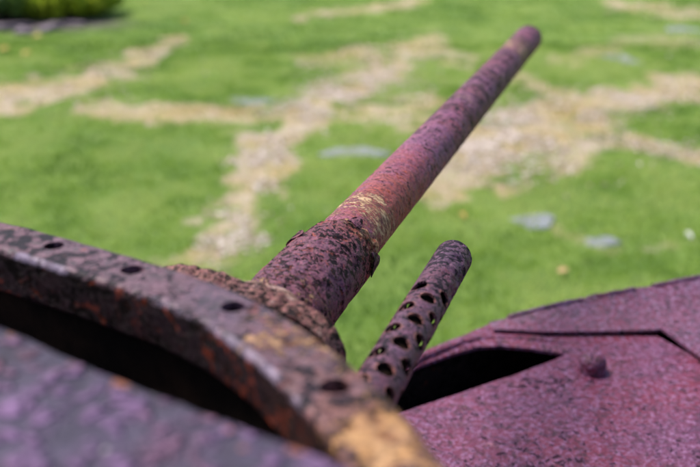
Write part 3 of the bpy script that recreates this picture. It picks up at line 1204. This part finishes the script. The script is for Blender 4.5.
vs, fs = grid_plate(hull_out, [hole], deck_top, 0.007, 0.019)
deck = part('hull_deck', vs, fs, M['deck'], relief=dict(amp=0.0012, scale=30, seed=61),
            world_attrs={'orange': lambda v: 1.1 * np.exp(-((v[:, 0] - D(590, 363)[0]) ** 2 + (v[:, 1] - D(590, 363)[1]) ** 2) / 0.06 ** 2) + 0.35 * np.exp(-((v[:, 0] - D(470, 395)[0]) ** 2 + (v[:, 1] - D(470, 395)[1]) ** 2) / 0.2 ** 2)}, smooth=50)

# raised lip along the far side of the opening
lip_px = [(372, 381), (400, 366), (424, 355), (450, 345), (478, 337.5), (505, 336.5), (535, 338.5), (560, 341.5), (574, 344), (581, 347), (580, 351), (570, 356)]
lp = catmull([np.array([*D(*p), ZD]) for p in lip_px], 120, False)
lp[100:, 2] -= 0.008 * np.linspace(0, 1, 20) ** 1.2
sec = [(-0.009, -0.008), (-0.0085, 0.000), (-0.006, 0.0035), (0, 0.0045), (0.006, 0.0035), (0.0085, 0.000), (0.009, -0.008)]
vs, fs = sweep(lp, sec)
part('hatch_lip', vs, fs, M['deck'], deck, relief=dict(amp=0.0012, scale=60, seed=3), smooth=60)

# bolt standing in its dent
bq = np.array([*D(592, 369), ZD - 0.006])
prof = [(-0.014, 0.0275), (0.0, 0.0275), (0.008, 0.0272), (0.016, 0.0268)] + [(0.018 + 0.022 * math.sin(t), 0.0264 * math.cos(t) ** 0.6 + 0.0004) for t in np.linspace(0.1, math.pi / 2, 12)]
vs, fs = lathe(prof, bq, UP, np.array([1., 0, 0]), np.array([0, 1., 0]), 40)
part('bolt_head', vs, fs, M['deck'], deck, relief=dict(amp=0.002, scale=50, seed=8), smooth=180)

# far plate, tilted up towards its ragged outer edge
FZ = 0.035
far_px = [(489, 322), (520, 312), (556, 303.5), (600, 294), (655, 284), (700, 275.5), (760, 266), (900, 246)]
fe = [P(x, y, ZD + FZ * f) for (x, y), f in zip(far_px, (0.12, 0.45, 0.8, 1, 1, 1, 1, 1))]
ne = [P(x, y, ZD + 0.012) for x, y in [(494, 329), (515, 330), (545, 331.2), (600, 330.8), (655, 329.5), (703, 324.5), (760, 317), (900, 300)]]
fe_c, ne_c = catmull(fe, 200, False), catmull(ne, 200, False)
vs, fs = [], []
nv = 26
for lay in (0, 1):
    for i in range(200):
        jag = 0.010 * (vnoise(fe_c[i][None], 26, 5)[0] - 0.5) + 0.006 * (vnoise(fe_c[i][None], 80, 6)[0] - 0.5)
        for k in range(nv):
            t = k / (nv - 1)
            p = ne_c[i] * (1 - t) + (fe_c[i] + np.array([jag * 0.2, jag, 0])) * t
            p[2] = ne_c[i][2] + (fe_c[i][2] - ne_c[i][2]) * (t ** 1.0) - 0.006 * math.sin(math.pi * t) + jag * 0.5 * t ** 6
            p[2] -= 0.006 * lay
            vs.append(p)
n0 = 200 * nv
for i in range(199):
    for k in range(nv - 1):
        a = i * nv + k
        fs.append([a, a + 1, a + nv + 1, a + nv])
        fs.append([n0 + a, n0 + a + nv, n0 + a + nv + 1, n0 + a + 1])
    for k in (0, nv - 1):
        a = i * nv + k
        fs.append([a, a + nv, n0 + a + nv, n0 + a])
for i in (0, 199):
    for k in range(nv - 1):
        a = i * nv + k
        fs.append([a, n0 + a, n0 + a + 1, a + 1])
front = part('front_plate', vs, fs, M['plate'], relief=dict(amp=0.0014, scale=40, seed=71), smooth=50)

# torn strip along the far edge
st = []
for i in range(6, 190):
    st.append(fe_c[i] + np.array([0.0, -0.004, -0.002]))
sec = [(-0.006, -0.004), (-0.005, 0.004), (0.0, 0.006), (0.006, 0.003), (0.007, -0.006)]
# built as four separate remains of a weld bead, with gaps where it has rusted away
for a, b_ in ((2, 34), (40, 58), (66, 96), (101, 150)):
    vs, fs = sweep(st[a:b_], sec)
    part('weld_bead', vs, fs, M['plate'], front, relief=dict(amp=0.0025, scale=70, seed=a), smooth=60)

# right-hand plate, thicker, standing a little proud
rp = [P(x, y, ZD + 0.014)[:2] for x, y in [(660, 327), (690, 319.5), (760, 300), (900, 290), (900, 440), (760, 410), (704, 359)]]
vs, fs = grid_plate(rp, [], lambda q: np.full(len(q), ZD + 0.014) + (fbm(np.stack([q[:, 0], q[:, 1], 0 * q[:, 0]], 1), 8, 3, 5) - .5) * 0.006, 0.006, 0.018)
part('side_plate', vs, fs, M['plate'], relief=dict(amp=0.0014, scale=40, seed=81), smooth=50,
     world_attrs={'tan': lambda v: 0.0 * v[:, 0]})

# hull body under the plates: side walls to the running gear, floor and inner bulkheads, the shade inside put into the colour
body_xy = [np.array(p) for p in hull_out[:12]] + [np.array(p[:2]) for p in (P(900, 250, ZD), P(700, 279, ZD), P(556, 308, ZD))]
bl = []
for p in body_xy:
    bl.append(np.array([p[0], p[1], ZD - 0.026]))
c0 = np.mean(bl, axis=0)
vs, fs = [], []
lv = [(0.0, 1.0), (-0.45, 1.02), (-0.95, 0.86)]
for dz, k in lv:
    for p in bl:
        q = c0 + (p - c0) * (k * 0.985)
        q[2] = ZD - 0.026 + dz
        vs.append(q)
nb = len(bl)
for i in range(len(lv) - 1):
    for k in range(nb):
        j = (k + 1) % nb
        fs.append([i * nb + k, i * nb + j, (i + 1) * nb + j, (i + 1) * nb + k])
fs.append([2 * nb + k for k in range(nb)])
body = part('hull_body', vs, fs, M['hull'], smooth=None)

# ------------------------------------------------------------------ stones, leaves and shrubs on the lawn
def stone_material(name, a, b_):
    m, nt, bs = nodes_of(name)
    g = G(nt)
    nt.links.new(g.mix(g.ramp(g.noise(9, 6, 0.65), [(0.35, 0), (0.65, 1)]), a, b_), bs.inputs['Base Color'])
    bs.inputs['Roughness'].default_value = 0.75
    nt.links.new(g.bump(g.noise(30, 6, 0.65), 0.01), bs.inputs['Normal'])
    return m


M['slab'] = stone_material('blue_grey_stone', (0.15, 0.16, 0.195), (0.25, 0.265, 0.31))
M['pale'] = stone_material('pale_stone', (0.52, 0.52, 0.52), (0.66, 0.66, 0.66))
M['mauve'] = stone_material('mauve_stone', (0.08, 0.06, 0.08), (0.17, 0.13, 0.16))


def stone(name, px, py, wpx, hpx, height, mat, label, cat, group, seed, rot=0.0):
    r = random.Random(seed)
    c = P(px, py, 0.0)
    depth = c[1] * cp + H * sp
    sx = wpx * depth / FPX / 2
    sy = (P(px, py - hpx / 2, 0)[1] - P(px, py + hpx / 2, 0)[1]) / 2
    bm = bmesh.new()
    bmesh.ops.create_icosphere(bm, subdivisions=3, radius=1)
    ph = [r.uniform(0, 6.28) for _ in range(6)]
    for v in bm.verts:
        a = math.atan2(v.co.y, v.co.x)
        k = 1 + 0.18 * math.sin(2 * a + ph[0]) + 0.15 * math.sin(3 * a + ph[1]) + 0.09 * math.sin(5 * a + ph[2])
        z = v.co.z
        z = math.copysign(abs(z) ** 0.45, z)
        v.co.x, v.co.y = v.co.x * sx * k, v.co.y * sy * k
        v.co.z = z * height + 0.15 * height * math.sin(3 * v.co.x / sx + ph[3]) * math.cos(2 * v.co.y / sy + ph[4])
    me = bpy.data.meshes.new(name)
    bm.to_mesh(me)
    bm.free()
    o = link(name, me, mat, None, 50)
    o.location = (c[0], c[1], float(ground_z(c[None])[0]) + (height * 0.35 if height > 0.03 else -0.008))
    o.rotation_euler.z = rot
    return tag(o, label, cat, group)


SG = 'flat blue-grey stones let into the lawn'
stone('flat_stone', 531, 222, 46, 17, 0.016, M['slab'], 'largest blue-grey flat stone, in the grass below the dry band right of the gun', 'stone', SG, 1)
stone('flat_stone', 600, 242, 34, 14, 0.016, M['slab'], 'pale blue flat stone in the grass just above the hull edge', 'stone', SG, 2, -0.4)
stone('flat_stone', 355, 157, 58, 12, 0.016, M['slab'], 'long blue-grey flat stone in the grass hard against the left of the gun barrel', 'stone', SG, 3)
stone('flat_stone', 248, 103, 44, 11, 0.016, M['slab'], 'blue-grey flat stone at the end of the narrow dry strip left of the gun', 'stone', SG, 4)
stone('flat_stone', 620, 59, 40, 11, 0.016, M['slab'], 'faint grey flat stone in the far grass right of the muzzle', 'stone', SG, 5)
stone('pale_stone', 689, 233, 7, 5, 0.03, M['pale'], 'small white stone in the grass at the right edge of the lawn', 'stone', None, 6)
stone('pale_stone', 682, 29, 30, 7, 0.016, M['slab'], 'far pale grey stone in the grass at the upper right', 'stone', None, 16)

# mauve stones bordering the shrub bed
MS = [(50, 31, 17, 7, .06), (24, 37, 14, 6, .05), (74, 26, 12, 6, .05), (2, 42, 16, 6, .05), (36, 27, 13, 6, .06), (8, 29, 18, 8, .10), (88, 23, 10, 5, .05)][:1] + [(24, 36, 14, 6, .05), (72, 26, 13, 5, .04), (8, 29, 16, 7, .07)]
MSL = ['mauve-grey stone directly above the uppermost yellow leaf, below the bright shrub',
       'low mauve-grey stone just left of the uppermost yellow leaf by the shrub bed',
       'small mauve-grey stone under the right half of the bright shrub',
       'tallest grey stone of the bed, below the darker shrub']
for i, (x, y, w, h_, z) in enumerate(MS):
    stone('border_stone', x, y, w, h_, z, M['mauve'], MSL[i], 'stone', 'mauve stones edging the shrub bed', 20 + i, i * 0.7)

# fallen leaves
lm = leaf_shader('fallen_leaf', [(0, (0.42, 0.30, 0.04)), (0.5, (0.42, 0.24, 0.05)), (1, (0.45, 0.30, 0.15))], 0.1)


def leaf_mesh(ln, wd, seed):
    r = random.Random(seed)
    vs, fs = [], []
    nu, nv = 9, 5
    curl = r.uniform(0.3, 0.8)
    for i in range(nu):
        u = i / (nu - 1)
        hw = wd / 2 * math.sin(math.pi * min(0.98, max(0.03, u)) ** 0.85)
        for j in range(nv):
            w = j / (nv - 1) * 2 - 1
            vs.append(((u - .5) * ln, w * hw, 0.012 + curl * abs(w) * hw * 0.7 + 0.02 * math.sin(3 * u) * curl))
    for i in range(nu - 1):
        for j in range(nv - 1):
            a = i * nv + j
            fs.append([a, a + nv, a + nv + 1, a + 1])
    return mesh_from('fallen_leaf', vs, fs)


LV = [(460, 221, .085, .5, 'orange-brown fallen leaf on the grass between the gun barrel and machine gun muzzle'),
      (563, 272, .075, .9, 'tan fallen leaf on the grass just above the far hull edge'),
      (38, 41, .15, .1, 'yellow fallen leaf on the grass, upper of the three below the shrub'),
      (5, 53, .15, .1, 'yellow fallen leaf at the left edge below the shrub'),
      (27, 57, .13, .05, 'yellow fallen leaf on the grass, lowest of the three below the shrub'),
      (183, 24, .15, .3, 'yellow fallen leaf alone on the far grass right of the shrub')]
for i, (x, y, ln, t, lab) in enumerate(LV):
    me = leaf_mesh(ln, ln * 0.6, i)
    attr(me, 'tint', np.full(len(me.vertices), t))
    o = link('fallen_leaf', me, lm, None, 180)
    c = P(x, y, 0.02)
    o.location = (c[0], c[1], float(ground_z(c[None])[0]) + 0.02)
    o.rotation_euler = (0.25, -0.1, rnd.uniform(0, 6.28))
    tag(o, lab, 'leaf', 'fallen leaves on the lawn')

# shrubs
bark, nt, bb = nodes_of('bark')
g = G(nt)
nt.links.new(g.mix(g.noise(30, 5, 0.6), (0.05, 0.035, 0.03), (0.13, 0.10, 0.08)), bb.inputs['Base Color'])
bb.inputs['Roughness'].default_value = 0.9


def tube(pts, r0, r1, seg=7):
    pts = np.asarray(pts, float)
    vs, fs = [], []
    for i, p in enumerate(pts):
        t = pts[min(i + 1, len(pts) - 1)] - pts[max(i - 1, 0)]
        t /= np.linalg.norm(t)
        u = np.cross(t, [0.2, 0.9, 0.1])
        u /= np.linalg.norm(u)
        w = np.cross(t, u)
        r = r0 + (r1 - r0) * i / (len(pts) - 1)
        for k in range(seg):
            a = 2 * math.pi * k / seg
            vs.append(p + (u * math.cos(a) + w * math.sin(a)) * r)
    for i in range(len(pts) - 1):
        for k in range(seg):
            j = (k + 1) % seg
            fs.append([i * seg + k, i * seg + j, (i + 1) * seg + j, (i + 1) * seg + k])
    return vs, fs


def shrub(loc, rx, ry, rz, label, mat, seed, nleaf=9000):
    r = np.random.default_rng(seed)
    root = bpy.data.objects.new('shrub', None)
    root.location = loc
    COL.objects.link(root)
    tag(root, label, 'shrub', 'shrubs at the edge of the lawn')
    clumps = []
    while len(clumps) < 26:
        d = r.normal(size=3)
        d /= np.linalg.norm(d)
        if d[2] < -0.8:
            continue
        c = d * np.array([rx, ry, rz]) * r.uniform(0.55, 0.95)
        c[2] += rz * 0.75 + 0.27
        clumps.append((c, r.uniform(0.22, 0.42)))
    for k in range(18):          # low skirt of foliage nearly down to the soil
        a = 2 * math.pi * k / 18
        clumps.append((np.array([rx * 1.08 * math.cos(a), ry * 1.12 * math.sin(a), r.uniform(0.24, 0.36)]), r.uniform(0.12, 0.20)))
    vs, fs, tint = [], [], []
    per = nleaf // len(clumps)
    for c, cr in clumps:
        t0 = r.uniform(0.2, 0.8)
        for _ in range(per):
            d = r.normal(size=3)
            d /= np.linalg.norm(d)
            p = c + d * cr * r.uniform(0.3, 1.0) ** 0.5
            n = d + r.normal(size=3) * 0.6 + np.array([0, 0, 0.5])
            n /= np.linalg.norm(n)
            u = np.cross(n, r.normal(size=3))
            u /= np.linalg.norm(u)
            w = np.cross(n, u)
            l = r.uniform(0.05, 0.10)
            b = len(vs)
            vs += [p - u * l, p + w * l * 0.42 + n * l * 0.12, p + u * l - n * l * 0.15, p - w * l * 0.42 + n * l * 0.12]
            fs.append([b, b + 1, b + 2, b + 3])
            tint += [float(np.clip(t0 + r.uniform(-0.25, 0.25), 0, 1))] * 4
    me = bpy.data.meshes.new('foliage')
    me.from_pydata([tuple(v) for v in vs], [], fs)
    attr(me, 'tint', tint)
    link('foliage', me, mat, root, None)
    for c, cr in clumps[::2]:
        k = np.linspace(0, 1, 7)[:, None]
        base = np.array([r.uniform(-.15, .15), r.uniform(-.15, .15), -0.05])
        pts = base + (c - base) * np.concatenate([k ** 1.5, k ** 1.5, k], axis=1)
        v2, f2 = tube(pts, 0.022, 0.006)
        link('stem', mesh_from('stem', v2, f2), bark, root, 180)
    return root


s1 = leaf_shader('shrub_leaf', [(0, (0.16, 0.27, 0.015)), (0.5, (0.36, 0.48, 0.025)), (1, (0.56, 0.60, 0.04))], 0.5)
s2 = leaf_shader('dark_shrub_leaf', [(0, (0.05, 0.11, 0.018)), (0.5, (0.10, 0.19, 0.025)), (1, (0.18, 0.28, 0.04))], 0.35)
c = P(60, 22, 0)
shrub((c[0] - 0.1, c[1] + 0.55, 0), 0.72, 0.6, 0.26, 'bright yellow-green leafy shrub at the far edge of the lawn', s1, 5)
c = P(4, 22, 0)
shrub((c[0] - 0.1, c[1] + 0.5, 0), 0.7, 0.6, 0.34, 'darker green shrub behind mauve stones at the lawn corner', s2, 6)
